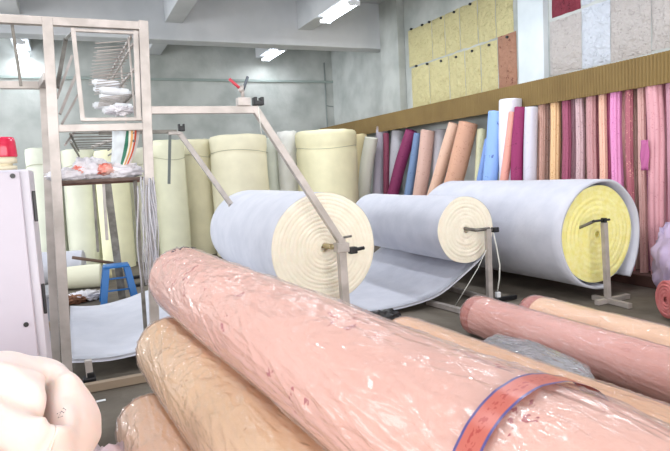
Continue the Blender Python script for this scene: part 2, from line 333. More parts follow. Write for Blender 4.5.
right = [(542, 6, (222, 178, 158), (196, 140, 120), 'peach'), (548, 7, (206, 170, 150), (150, 100, 60), 'beige brown-print'), (555, 8, (226, 184, 116), (190, 140, 70), 'shiny golden yellow'),
         (561, 6, (176, 160, 130), (150, 130, 100), 'olive-beige'), (567, 7, (128, 34, 70), (100, 20, 50), 'dark maroon'), (573, 7, (206, 160, 176), (180, 120, 150), 'lilac-pink'),
         (580, 7, (190, 160, 164), (120, 90, 96), 'grey-pink'), (586, 6, (200, 184, 150), (90, 80, 70), 'cream and charcoal'), (592, 8, (176, 124, 124), (150, 96, 100), 'dusty rose'),
         (598, 6, (190, 120, 130), (150, 80, 96), 'old rose'), (603, 6, (232, 184, 150), (210, 150, 120), 'apricot'), (609, 8, (206, 84, 140), (180, 60, 116), 'hot pink'),
         (616, 9, (214, 120, 184), (190, 90, 160), 'orchid pink'), (623, 7, (224, 174, 160), (200, 140, 124), 'pale peach-pink'), (629, 6, (148, 60, 76), (220, 160, 140), 'wine red and peach striped'),
         (635, 7, (170, 140, 120), (140, 106, 90), 'taupe'), (641, 6, (196, 150, 140), (170, 116, 110), 'brown-pink'), (647, 7, (206, 140, 182), (180, 60, 130), 'mauve'),
         (655, 13, (206, 144, 152), (188, 120, 130), 'broad dusty pink'), (664, 8, (196, 122, 140), (170, 96, 116), 'rose'), (671, 8, (176, 120, 140), (150, 90, 116), 'plum-pink')]
for k, (x, w, c, c2, nm) in enumerate(right):
    c = tuple(int(v*.72+t_*.28) for v, t_ in zip(c, (222, 186, 192))); c2 = tuple(int(v*.8+t_*.2) for v, t_ in zip(c2, (222, 186, 192)))
    nxt = right[k+1][4] if k+1 < len(right) else None; prv = right[k-1][4] if k else 'pale lilac-white roll'
    wr(x, 100, x+.5+.03*(x-600), w*1.1, 6.2 if k % 2 else 6.1, c, c2, '%s upright folded fabric hanging beside the %s one' % (nm, prv) if k else 'peach upright folded fabric right of the pale lilac-white roll',
       Xb=(6.16 if k % 2 else 6.03), yb=190, seed=20+k, flute=.28, name='folded_fabric', zt=2.5, group='folded fabrics standing under the brown board', cat='fabric', s=20, rough=.38 if k in (2, 11, 12) else .6)
# magenta tag piece
a = atX(645, 140, 5.93); tag(MB().grid(lambda i, j: (5.93+.012*math.sin(i*1.3+j), a.y+.05-.1*i/8, a.z+.0-.34*j/8), 9, 9).build('magenta_cloth', fab((184, 96, 148), (160, 60, 116)), origin=(5.93, a.y, a.z)), 'short magenta cloth strip hanging over the mauve fabric', 'cloth')
_o = bpy.context.scene.objects['magenta_cloth']; sm = _o.modifiers.new('s', 'SOLIDIFY'); sm.thickness = .01

# ------------------------------------------------------------------ samples on the wall
def sample(y0, y1, z0, z1, mt, label, cat, group, name='quilted_sample', seed=0, X=RX-.004, th=.035):
    nu, nv = 22, 26
    def P(i, j):
        u, v = i/(nu-1), j/(nv-1); e = min(1, 6*min(u, 1-u), 6*min(v, 1-v)); puff = (.25+.75*e)*th*(.55+.9*abs(nz(u*4+seed, v*5, seed)))
        return (X-puff if 0 < i < nu-1 and 0 < j < nv-1 else X, y0+(y1-y0)*u+.012*nz(v*3, seed, 1), z0+(z1-z0)*v+.015*nz(u*3, seed, 5))
    return tag(MB().grid(P, nu, nv, uvf=lambda a, c: (a/(nu-1)*abs(y1-y0), c/(nv-1)*(z1-z0)), flip=False).build(name, mt, origin=(X, (y0+y1)/2, z0)), label, cat, group)
YEL = printed('yellow quilting', (206, 199, 152), (166, 154, 108), 12, .16, (188, 178, 132), .8, True)
GRY = printed('grey quilting', (178, 172, 170), (156, 148, 146), 14, .16, (186, 180, 176), .7, True)
LGR = printed('blue grey quilting', (190, 196, 208), (150, 156, 172), 8, .14, (200, 206, 214), .7, True)
BRN = printed('brown quilting', (158, 112, 88), (112, 60, 50), 9, .2, (170, 130, 110), .8, True)
RED = printed('wine quilting', (120, 40, 56), (90, 24, 40), 9, .2, None, .8, True)
GS = 'yellow quilted samples on the right wall'
def yx(x, y=50): return atX(x, y, RX-.02).y
pos = ['far-end', 'second from the far end', 'third from the far end', 'fourth from the far end', 'second from the bright pillar', 'nearest the bright pillar']
b1 = [yx(x) for x in (408, 432, 445, 460, 478, 496, 514)]
for k in range(6): sample(b1[k], b1[k+1]+.015, 3.5, 4.22, YEL, 'yellow quilted sample in the upper row, %s' % pos[k], 'quilt sample', GS, seed=k)
b2 = [yx(x, 80) for x in (411, 429, 449, 465, 481, 498, 517)]
for k in range(5): sample(b2[k], b2[k+1]+.015, 2.66, 3.47, YEL, 'yellow quilted sample in the lower row, %s' % pos[k].replace('second from the bright pillar', 'beside the brown sample'), 'quilt sample', GS, seed=9+k)
sample(b2[5], b2[6]+.01, 2.68, 3.5, BRN, 'brown quilted sample, last of the lower yellow row', 'quilt sample', None, seed=33)
GG = 'grey quilted samples on the right wall'
g = [yx(x, 40) for x in (549, 581, 610, 632, 651, 675)]
sample(g[0], g[1]+.01, 2.7, 3.46, GRY, 'warm grey quilted sample right of the bright pillar, under the wine red one', 'quilt sample', GG, seed=41)
sample(g[1], g[2]+.01, 2.7, 3.49, LGR, 'blue-grey scalloped quilted sample between two warm grey ones', 'quilt sample', GG, seed=42)
sample(g[2], g[4]+.01, 2.7, 3.9, GRY, 'widest grey quilted sample with a vertical fold down its middle', 'quilt sample', GG, seed=43)
sample(g[4], g[5], 2.72, 3.9, GRY, 'grey quilted sample cut by the right edge of the view', 'quilt sample', GG, seed=45)
sample(g[0]-.05, g[1]+.01, 3.5, 4.2, RED, 'wine red quilted sample at the top, right of the pillar', 'quilt sample', None, seed=46)
sample(g[1], g[2]+.01, 3.53, 4.2, LGR, 'pale blue-grey sample at the top beside the wine red one', 'quilt sample', GG, seed=47)
for k, (x, y) in enumerate([(410, 29), (421, 25), (428, 22), (440, 18), (453, 12), (469, 4), (415, 66), (426, 64), (440, 61), (455, 57), (471, 51), (488, 45), (506, 37)]):
    p = atX(x, y, RX-.05)
    tag(MB().tube([(RX-.002, p.y, p.z), (RX-.045, p.y, p.z)], .022, 8).build('hanging_peg', BLACK, origin=p), 'small black peg holding the %s row of yellow samples' % ('upper' if k < 6 else 'lower'), 'peg', 'black pegs of the %s yellow row' % ('upper' if k < 6 else 'lower'))

# ------------------------------------------------------------------ big wadding rolls on stands
def big_roll(cx, cz, r, y0, y1, rings, emat, label, seed, name='wadding_roll', squash=None, rr=None):
    t = thing(name, label, 'wadding roll', (cx, y0, 0), 'big wadding rolls on stands')
    rf = rr or (lambda a, s: r*(1+.012*nz(math.cos(a)*1.5+seed, math.sin(a)*1.5, s*1.2)*2))
    g_ = cylgrid((cx, y0, cz), (0, 1, 0), y1-y0, rf, 96, 40); g_.build('roll_body', WAD, t)
    enddisc((cx, y0+.003, cz), (0, 1, 0), r*.998, rings, .006, .035, seed, 110, wob=.006, rad=lambda a: rf(a, 0)).build('coiled_end', emat, t)
    enddisc((cx, y1-.003, cz), (0, -1, 0), r*.99, 5, .014, .035, seed, 60).build('far_end', emat, t); return t, rf
r1, _ = big_roll(2.0, .818, .50, 4.72, 7.1, 13, WADC, 'big white wadding roll with cream coiled end behind the diagonal brace', 3)
r2, rf2 = big_roll(3.825, .79, .362, 5.1, 7.2, 8, WADC, 'smaller white wadding roll in the middle, its sheet pulled off below', 8)
# sheet of the middle roll passing under the nearest roll to the machine
def sheetpts():
    P = [(4.155, .66), (4.1, .53), (3.97, .42), (3.75, .28), (3.45, .12), (3.1, .05), (2.75, .035), (2.3, .05), (1.8, .09), (1.2, .13), (.75, .17), (.45, .12), (.15, .10), (-.13, .14)]
    out = []
    for k in range(len(P)-1):
        p0, p1, p2, p3 = P[max(k-1, 0)], P[k], P[k+1], P[min(k+2, len(P)-1)]
        for q in range(5):
            t = q/5; out.append(tuple(.5*((2*p1[i])+(-p0[i]+p2[i])*t+(2*p0[i]-5*p1[i]+4*p2[i]-p3[i])*t*t+(-p0[i]+3*p1[i]-3*p2[i]+p3[i])*t**3) for i in (0, 1)))
    return out+[P[-1]]
SP = sheetpts(); ns = len(SP)
def shP(off):
    def P(i, j):
        x, z = SP[i]; v = j/16; y = 5.1+2.05*v
        y0 = 5.1-.36*min(1, max(0, (1.6-x)/.8)); y = y0+(7.15-y0-.3*min(1, max(0, 1-x)))*v
        k = min(1, max(0, (3.6-x)))
        return (x, y, z+off+k*.02*(1+nz(x*2, y*1.5, 0))+max(0, 1-x)*.0*v)
    return P
sh = MB(); sh.grid(shP(0), ns, 17, flip=False); sh.grid(shP(.028), ns, 17, flip=True)
nb = ns*17
for i in range(ns-1):
    for j in (0, 16): sh.face([i*17+j, (i+1)*17+j, nb+(i+1)*17+j, nb+i*17+j])
for j in range(16):
    for i in (0, ns-1): sh.face([i*17+j, i*17+j+1, nb+i*17+j+1, nb+i*17+j])
sh.build('loose_sheet', WAD, r2)
# yellow-ended roll, with a loose outer layer
cx3, cz3, R3 = 5.0, .69, .56
r3, rf3 = big_roll(cx3-.02, cz3+.0, .515, 4.40, 6.9, 9, WADY, 'largest white wadding roll with a yellow coiled end at the right', 12)
OUT = mat('outer wadding layer', (216, 214, 206), .95, bump=.2, bscale=20)
def layer(a0, a1, ro, ri, y0, y1, tail, name, mt):
    nu = 60; mb = MB()
    def prof(k):
        a = a0+(a1-a0)*k; return a
    def P(rad):
        def Q(i, j):
            k = i/(nu-1); a = prof(k); y = y0+(y1-y0)*j/20; rr = rad+.02*nz(a*1.5, y, 4)
            g2 = max(0, k-.8)/.2; return Vector((cx3+math.sin(a)*rr*1.0+tail*k*.6, y, cz3+math.cos(a)*rr-.12*g2*g2))
        return Q
    mb.grid(P(ro), nu, 21, flip=True); mb.grid(P(ri), nu, 21)
    n0 = nu*21
    for i in range(nu-1):
        for j in (0, 20): mb.face([i*21+j, (i+1)*21+j, n0+(i+1)*21+j, n0+i*21+j])
    for j in range(20):
        for i in (0, nu-1): mb.face([i*21+j, i*21+j+1, n0+i*21+j+1, n0+i*21+j])
    mb.build(name, mt, r3)
layer(-3.3, 2.3, .575, .548, 4.36, 6.95, .0, 'outer_layer', WAD)
layer(.75, 1.95, .60, .578, 4.47, 6.95, .16, 'loose_layer', OUT)
# white plastic tucked at the lower edge of yellow end
def cr(c, sx, sy, sz, seed, amp=.35, nu=40, nv=26, freq=1.6, flat=None):
    mb = MB(); c = Vector(c)
    def P(i, j):
        a = 2*PI*i/nu; b = PI*j/(nv-1); d = Vector((math.sin(b)*math.cos(a), math.sin(b)*math.sin(a), math.cos(b)))
        q = d*freq+Vector((seed, seed*.7, 0)); w = 1+amp*(abs(noise.noise(q*2))*1.6-.3+.5*abs(noise.noise(q*5))+.25*noise.noise(q*11))
        p = Vector((d.x*sx*w, d.y*sy*w, d.z*sz*w))
        if flat is not None: p.z = max(p.z, flat-c.z)
        return c+p
    mb.grid(P, nu, nv, True, uvf=lambda a, b: (a*.03, b*.03), flip=True); return mb
CLEAR = film('clear plastic bag', .3, (236, 236, 244), .12, 12, 14)

# stands
def stand3():
    b = atz(606, 303, 0); x, y = b.x, b.y; y = 4.2
    t = thing('roll_stand', 'grey T-foot steel stand in front of the yellow roll end', 'stand', (x, y, 0), 'steel roll stands')
    MB().bar((x, y, .035), (x-.045, y, .84), .05, .05).build('post', STEEL, t)
    MB().bar((x-.16, y, .03), (x+.32, y+.02, .03), .05, .05).build('foot_bar', STEEL, t)
    MB().bar((x-.02, y-.28, .03), (x+.02, y+.2, .03), .05, .05, up=(0, 0, 1)).build('foot_bar', STEEL, t)
    MB().tube([(x-.2, y, .862), (x+.03, y, .862)], .012, 10).build('cross_rod', BLACK, t)
    c = MB().cbox((x-.065, y-.025, .835), (x-.03, y+.025, .885), e=.004); c.build('clamp', BLACK, t)
    MB().tube([(x-.16, y+.02, .86), (x-.16, y+.35, .72)], .016, 10).build('axle', DSTEEL, t)
stand3()
def stand2():
    x, y = 3.98, 4.93
    t = thing('roll_stand', 'grey steel stand with black clamp in front of the middle wadding roll', 'stand', (x, y, 0), 'steel roll stands')
    MB().bar((x, y, 0.02), (x, y, .8), .055, .05).build('post', STEEL, t)
    MB().bar((x-.18, y-.04, .03), (x+.32, y-.04, .03), .04, .05).build('foot_bar', BLACK, t)
    MB().bar((x+.02, y, .03), (x+.04, y+1.5, .03), .05, .05, up=(0, 0, 1)).build('foot_bar', STEEL, t)
    MB().tube([(x-.18, y+.25, .81), (x-.16, y, .80), (x+.02, y, .80)], .018, 10).build('axle', DSTEEL, t)
    MB().cbox((x+.06, y-.03, .755), (x+.13, y+.03, .81), e=.01).build('clamp', BLACK, t)
    MB().tube([(x+.0, y, .785), (x+.08, y, .785)], .014, 8).build('bolt', DSTEEL, t)
    MB().tube([(x+.07, y, .76), (x+.1, y-.01, .6), (x+.13, y-.02, .4), (x+.12, y-.02, .25), (x+.09, y-.02, .12)], .008, 6).build('hanging_cord', mat('white cord', (214, 214, 206), .7), t)
    MB().cbox((x+.07, y-.04, .05), (x+.12, y, .11), e=.006).build('plug', WHITE, t)
stand2()
tag(MB().tube([atY(486, 250, 4.9), atY(478, 268, 4.88), atY(466, 288, 4.85), atz(455, 306, .01)], .004, 6).build('loose_string', mat('white cord', (214, 214, 206), .7), origin=atz(455, 306, 0)), 'thin white string hanging from the middle stand to the floor', 'string')
p0, p1 = atz(428, 302, .03), atz(470, 313, .03)
tag(MB().bar(p0, p1, .06, .05, up=(0, 0, 1)).build('floor_rail', STEEL, origin=(p0.x, p0.y, 0)), 'grey steel rail on the floor left of the middle stand foot', 'rail')

# ------------------------------------------------------------------ machine frame
FYY = 4.5
fr = thing('steel_machine_frame', 'tall pale steel machine frame with diagonal brace at the left', 'machine frame', (-.17, FYY, 0))
def fb(p0, p1, w=.07, h=.06, name='frame_bar', mt=STEEL, par=fr, up=(0, 1, 0)): return MB().bar(p0, p1, w, h, up).build(name, mt, par)
fb((-.15, FYY, 0), (-.055, FYY, 2.64), .066, .066, 'front_post')
fb((.46, FYY, .0), (.572, FYY, 2.65), .066, .066, 'front_post')
fb((-1.0, FYY, 2.615), (.60, FYY, 2.615), .055, .056, 'top_rail')
fb((-.07, FYY, 1.89), (.535, FYY, 1.895), .05, .05, 'middle_rail')
# inner frame of the rack
fb((.11, FYY+.0, 1.94), (.10, FYY+.0, 2.58), .03, .034, 'inner_post')
fb((.485, FYY+.0, 1.94), (.515, FYY+.0, 2.58), .035, .034, 'inner_post')
fb((.09, FYY, 2.565), (.54, FYY, 2.565), .02, .03, 'inner_rail')
fb((.10, FYY, 1.95), (.51, FYY, 1.95), .025, .03, 'inner_rail')
# thin rod and far-left bars
q0, q1 = atY(12, 24, 4.6), atY(21, 86, 4.6); fb(q0, q1, .02, .02, 'hanging_rod', DSTEEL)
fb((-.9, 4.9, 2.245), (-.12, 4.9, 2.245), .055, .05, 'side_rail')
fb((-.235, 4.9, 0), (-.125, 4.9, 2.27), .06, .05, 'rear_post')
fb((-.14, 4.9, 2.245), (-.09, FYY, 2.245), .05, .05, 'side_rail')
fb(atY(93, 178, 7.3), atY(98, 252, 7.3), .03, .02, 'rear_post', DSTEEL)
fb((atY(116, 275, 7.9).x+.05, 7.9, 0), (atY(106, 178, 7.9).x, 7.9, 1.75), .09, .05, 'rear_post', DSTEEL)
fb(atY(107, 240, 7.85), atY(103, 178, 7.85), .035, .04, 'rear_post', STEEL)
a, b = atY(37, 331, 4.85), atY(57, 327, 4.85); fb((-.42, 4.92, a.z), (-.2, 4.92, a.z+.01), .07, .03, 'lower_rail', mat('worn rail', (150, 132, 112), .7))
# arm and brace
fb((.55, FYY, 2.012), (1.38, FYY, 2.012), .055, .056, 'arm')
fb((1.365, FYY, 2.03), (2.06, FYY, .89), .055, .06, 'diagonal_brace')
fb((2.058, FYY, .93), (2.075, FYY, 0), .066, .066, 'support_post')
ax = MB().tube([(2.0, 4.80, .84), (2.0, 4.56, .845)], .024, 12); ax.tube([(2.0, 4.57, .845), (2.05, 4.54, .845)], .024, 12); ax.build('axle', mat('brass', (176, 160, 124), .4, .6), fr)
MB().cbox((2.01, 4.455, .80), (2.12, 4.56, .88), e=.006).build('axle_bracket', STEEL, fr)
c = MB().cbox((2.12, 4.44, .78), (2.19, 4.5, .84), e=.01); c.tube([(2.15, 4.47, .81), (2.26, 4.46, .82)], .016, 8); c.build('clamp', BLACK, fr)
MB().tube([(2.07, 4.46, .93), (2.14, 4.45, .935)], .01, 8).build('pin', DSTEEL, fr)
# valve and clamp on the arm end
vb = MB().cbox((1.23, 4.46, 2.041), (1.33, 4.54, 2.105), e=.006); vb.tube([(1.28, 4.5, 2.1), (1.28, 4.5, 2.2)], .014, 8); vb.tube([(1.28, 4.5, 2.155), (1.255, 4.5, 2.18)], .02, 8)
v = vb.build('toggle_clamp', STEEL, fr)
MB().tube([(1.275, 4.5, 2.165), (1.18, 4.5, 2.25)], .012, 8).build('red_grip', mat('red grip', (190, 60, 74), .5), v)
MB().tube([(1.285, 4.5, 2.165), (1.33, 4.5, 2.27)], .012, 8).build('dark_grip', mat('grey grip', (90, 96, 104), .5), v)
bk = MB().cbox((1.36, 4.46, 2.045), (1.44, 4.54, 2.08), e=.008).cbox((1.36, 4.46, 2.07), (1.385, 4.54, 2.11), e=.006).cbox((1.415, 4.46, 2.07), (1.44, 4.54, 2.11), e=.006); bk.build('black_knob', BLACK, fr)
MB().tube([(1.39, 4.47, 2.03), (1.40, 4.46, 1.82)], .004, 5).build('string', mat('white cord', (214, 214, 206), .7), fr)
# rear arm (far side of the frame)
fb((.30, 6.6, 2.02), (1.1, 6.6, 2.02), .04, .04, 'rear_arm', DSTEEL)
fb((1.13, 6.6, 2.0), (1.66, 6.6, 1.16), .055, .05, 'rear_brace'); fb((1.65, 6.6, 1.18), (1.66, 6.6, .95), .055, .05, 'rear_brace')
k = MB().cbox((1.12, 6.57, 2.02), (1.19, 6.63, 2.08), e=.01).cbox((1.12, 6.57, 2.06), (1.14, 6.63, 2.1), e=.004).cbox((1.17, 6.57, 2.06), (1.19, 6.63, 2.1), e=.004); k.build('black_knob', BLACK, fr)
p = atY(170, 133, 6.55); q = atY(169, 184, 6.55)
MB().bar(p, q, .03, .02).build('hanging_strap', mat('strap', (110, 116, 112), .7), fr)
MB().cbox((p.x-.02, 6.53, p.z-.02), (1.13, 6.6, p.z+.015), e=.004).build('strap_holder', STEEL, fr)
# longitudinal rails tying front and rear
for x_, z_ in ((.50, 1.88),):
    fb((x_, 4.54, z_), (x_-.27 if x_ > 0 else x_, 6.6 if x_ > 0 else 5.6, z_), .03, .03, 'tie_rail', STEEL, up=(0, 0, 1))
# floor bar with clamp
fb((-.14, 4.46, .035), (.51, 4.46, .035), .06, .06, 'floor_bar', mat('worn rail', (150, 132, 112), .7))
a = atY(88, 360, 4.6); fb((a.x, 4.6, a.z), (.0, 4.6, .06), .05, .05, 'short_leg')
MB().cbox((-.05, 4.55, .04), (.04, 4.64, .075), e=.01).cbox((-.02, 4.57, .07), (.03, 4.62, .11), e=.008).build('clamp', BLACK, fr)
for x, y in ((.47-.02, 1.62),): pass
# inclined guide rods at the left bank
for (xa, ya, xb, yb, w, mt_) in ((57, 88, 66, 39, .03, DSTEEL), (57, 98, 72, 56, .018, STEEL), (60, 114, 76, 75, .02, STEEL), (62, 124, 78, 95, .016, STEEL), (65, 145, 76, 130, .016, STEEL)):
    fb(atY(xa, ya, 4.75), atY(xb, yb, 4.95), w, .02, 'guide_rod', mt_)
fb(atY(66, 39, 4.95), atY(72, 33, 4.56), .02, .02, 'guide_rod', DSTEEL)

# thread creel receding behind the inner frame
ck = thing('thread_creel', 'receding rack of thin steel pegs behind the upper frame opening', 'thread rack', (.5, 5.6, 1.95))
lev = [(.487, 2.555, .41, 6.8), (.495, 2.50, .437, 6.4), (.49, 2.32, .43, 5.8), (.49, 2.16, .45, 5.4)]
for x_, z_, x2_, y2_ in lev: MB().bar((x_, 4.56, z_), (x2_, y2_, z_), .016, .018, up=(0, 0, 1)).build('creel_rail', STEEL if z_ > 2.3 else DSTEEL, ck)
for z_ in (2.56, 2.08): pass
peg0 = None
for li, (x_, z_, x2_, y2_) in enumerate(lev):
    for kk in range(13 if li < 2 else 8):
        y_ = 4.7+kk*(y2_-4.75)/(12.5 if li < 2 else 7.5)
        if peg0 is None: peg0 = MB().tube([(x_+.01, y_, z_), (x_-.24, y_, z_-.03)], .004, 6).build('peg', STEEL, ck); base_ = Vector((x_, y_, z_)); continue
        o = peg0.copy(); C.objects.link(o); o.parent = ck; o.location = Vector((x_, y_, z_))-base_
for yy in (4.62, 5.4): MB().bar((.475, yy, 2.56), (.475, yy, 1.97), .014, .014).build('creel_upright', STEEL, ck)
for z_ in (1.80, 1.86):
    MB().bar((.45, 4.6, z_), (.40, 7.0, z_), .016, .016, up=(0, 0, 1)).build('creel_rail', DSTEEL, ck)
    MB().bar((.02, 4.6, z_), (.10, 7.0, z_), .016, .016, up=(0, 0, 1)).build('creel_rail', DSTEEL, ck)
for kk in range(7): MB().bar((.03+.01*kk, 4.7+kk*.35, 1.87), (.45, 4.7+kk*.35, 1.87), .01, .01, up=(0, 0, 1)).build('cross_rod', DSTEEL, ck)
THR = mat('white thread', (236, 238, 242), .5, bump=.3, bscale=150)
def spool(c, label, ln=.13, r=.032, d=(-1, 0, .10)):
    c = Vector(c); d = Vector(d).normalized(); t = thing('thread_spool', label, 'thread spool', c, 'white thread spools on the creel pegs')
    prof = [(0, .5), (.02, .93), (.1, 1), (.5, 1.02), (.9, .96), (.98, .85), (1, .5)]
    mb = MB(); dd, u, w = axes(d)
    mb.grid(lambda i, j: c+dd*(ln*prof[j][0])+(u*math.cos(2*PI*i/20)+w*math.sin(2*PI*i/20))*r*prof[j][1], 20, len(prof), True, flip=True); mb.build('thread', THR, t)
    MB().tube([c-dd*.012, c+dd*(ln+.012)], r*.5, 14).build('core', WHITE, t)
for (x, y, Y, ln, lb) in ((119, 85, 5.3, .2, 'upper white thread spool on the creel, second from the top'), (129, 93, 4.95, .21, 'largest bright white thread spool at the right upright'), (119, 98, 5.5, .15, 'dimmer thread spool just under the largest one'),
                          (114, 91, 5.9, .17, 'topmost small thread spool furthest back on the creel'), (112, 107, 5.3, .14, 'lower white spool near the middle of the opening'), (132, 108, 4.9, .13, 'white spool by the lower right corner of the opening'), (122, 112, 4.75, .13, 'lowest white thread spool just above the inner rail')):
    c = atY(x, y, Y); spool(c, lb, ln)
PBAG = mat('white plastic bag', (240, 236, 240), .35, bump=.7, bscale=25, c2=(226, 222, 230), nscale=12)
p = atY(121, 113, 4.62); tag(cr((p.x, 4.66, 2.03), .07, .05, .025, 4, .9).build('crumpled_film', PBAG, origin=p), 'small crumpled white film lying on the inner rail below the spools', 'film')

# bag table inside the frame
tb = thing('bag_table', 'narrow dark-edged shelf table inside the frame under the bags', 'table', (.2, 4.75, 0))
MB().cbox((-.13, 4.56, 1.505), (.5, 4.92, 1.53), e=.006).build('table_top', mat('table wood', (104, 84, 76), .7, c2=(80, 62, 56), nscale=14), tb)
MB().bar((-.12, 4.94, 1.5), (.5, 4.94, 1.5), .02, .02).build('rim', mat('rusty rim', (130, 96, 84), .7), tb)
a, b = atY(60, 185, 4.8), atY(67, 388, 4.8); MB().bar((b.x, 4.8, 0), (a.x, 4.8, 1.506), .03, .03).build('leg', DSTEEL, tb); MB().bar((.44, 4.88, 0), (.46, 4.88, 1.506), .03, .03).build('leg', DSTEEL, tb)
for x_, y_, sx, sy, sz, sd, lb in ((-.0, 4.72, .15, .08, .045, 3, 'flat white plastic bag at the left end of the shelf table'), (.14, 4.74, .13, .1, .085, 5, 'puffed white plastic bag in the middle of the shelf table'), (.33, 4.72, .16, .09, .06, 8, 'white plastic bag with red print at the right of the shelf table')):
    tag(cr((x_, y_, 1.53+sz*.85), sx, sy, sz, sd, .4, freq=1.6, flat=1.532).build('plastic_bag', PBAG, origin=(x_, y_, 1.53)), lb, 'plastic bag', 'plastic bags on the shelf table')
RB = mat('red orange plastic', (226, 110, 92), .4, bump=.5, bscale=25, c2=(240, 200, 190), nscale=16)
for x_, y_, sx, sz, sd, lb in ((.07, 4.70, .06, .04, 2, 'red-orange plastic wad at the left among the white bags'), (.24, 4.655, .06, .04, 7, 'red-orange plastic wad in the middle among the white bags')):
    tag(cr((x_, y_, 1.60), sx, .05, sz, sd, .35, freq=1.6, flat=1.533).build('plastic_wad', RB, origin=(x_, y_, 1.56)), lb, 'plastic bag', 'red plastic wads')
def sack():
    mt, nt, pr, N, L = base('striped sack'); pr.inputs['Roughness'].default_value = .55
    tc = N('ShaderNodeTexCoord'); sp = N('ShaderNodeSeparateXYZ'); L(tc.outputs['UV'], sp.inputs[0]); r = N('ShaderNodeValToRGB'); r.color_ramp.interpolation = 'CONSTANT'
    e = r.color_ramp.elements; e[0].color = s2l((214, 222, 226)); e[1].position = .5; e[1].color = s2l((50, 120, 96))
    for ps, cc in ((.58, (236, 232, 220)), (.66, (232, 176, 110)), (.74, (240, 232, 222)), (.8, (224, 96, 70)), (.88, (220, 214, 210))): q = e.new(ps); q.color = s2l(cc)
    L(sp.outputs[0], r.inputs[0]); L(r.outputs[0], pr.inputs['Base Color'])
    a = atY(112, 129, 4.62); b = atY(140, 129, 4.62); c = atY(110, 168, 4.7); d = atY(128, 168, 4.7)
    def P(off):
        def Q(i, j):
            u, v = i/20, j/16; top = a.lerp(b, u); bot = c.lerp(d, u); p = top.lerp(bot, v); p.x += .02*math.sin(v*3)*(1 if u > .5 else .3)
            p.y += .03*math.sin(u*PI)*off*(1+.3*nz(u*5, v*5, 1)) + .012*nz(u*6, v*4, 9); p.z = p.z if v < 1 else 1.535; return p
        return Q
    mb = MB(); mb.grid(P(-1), 21, 17, uvf=lambda i, j: (i/20, j/16), flip=True); mb.grid(P(1), 21, 17, uvf=lambda i, j: (i/20, j/16))
    tag(mb.build('woven_sack', mt, origin=(a.x, 4.65, 1.53)), 'folded white woven sack with green, orange and red stripes hanging over the table', 'sack')
sack()
# plastic strands at the right post
st = MB(); random.seed(3)
for k in range(16):
    x = 136+random.random()*20; y0 = 176+random.random()*12; Y = 4.36+random.random()*.06; x2 = x+6+random.random()*6-3; yb = 265+random.random()*28
    p = [atY(x+(x2-x)*q+1.5*math.sin(q*7+k), y0+(yb-y0)*q, Y) for q in [t/9 for t in range(10)]]
    st.tube(p, .0045+.004*random.random(), 5)
tag(st.build('film_strands', film('strand film', .38, (226, 224, 232), .2, 4, 4, .5), origin=atY(148, 176, 4.38)), 'bunch of thin clear plastic strands hanging down the right front post', 'plastic strands')
# ------------------------------------------------------------------ cabinet + beacon
cb = thing('control_cabinet', 'white steel control cabinet at the left edge', 'cabinet', (-.6, 3.1, 0))
PNL = mat('cabinet paint', (190, 184, 196), .45, c2=(184, 178, 190), nscale=3)
MB().cbox((-1.0, 2.93, 0), (-.17, 3.3, 1.578), e=.008).build('body', mat('cabinet side', (196, 194, 204), .5), cb)
d = MB().cbox((-.99, 2.90, .06), (-.205, 2.928, 1.57), e=.006).build('door', PNL, cb)
MB().tube([(-.232, 2.9, 1.55), (-.232, 2.892, 1.55)], .011, 12).build('lock', BLACK, d)
p = atY(31, 324, 2.895); MB().tube([(-.24, 2.9, p.z), (-.24, 2.892, p.z)], .011, 12).build('lock', BLACK, d)
for z_ in (1.41, 0.98): MB().cbox((-.169, 2.97, z_-.07), (-.155, 2.99, z_+.07), e=.003).build('hinge', BLACK, cb)
bc = thing('warning_beacon', 'small red warning beacon on top of the white cabinet', 'warning light', (-.32, 3.05, 1.578))
p = atY(4, 168, 3.0); bx = p.x
REDG = mat('red lens', (176, 24, 52), .12, bump=.0, c2=(200, 50, 80), nscale=30, stretch=(1, 1, .1))
def lath(prof, c, n=28):
    mb = MB(); mb.grid(lambda i, j: (c[0]+prof[j][0]*math.cos(2*PI*i/n), c[1]+prof[j][0]*math.sin(2*PI*i/n), c[2]+prof[j][1]), n, len(prof), True); return mb
bc.location = (bx, 3.05, 1.578)
lath([(.0, .0), (.05, 0), (.05, .02), (.032, .022), (.032, .03), (.052, .032), (.052, .06), (0, .06)], (bx, 3.05, 1.579)).build('light_base', mat('beacon base', (206, 196, 170), .5), bc)
lath([(.054, .06), (.056, .066), (.052, .14), (.045, .15), (.0, .153)], (bx, 3.05, 1.579)).build('lens', REDG, bc)

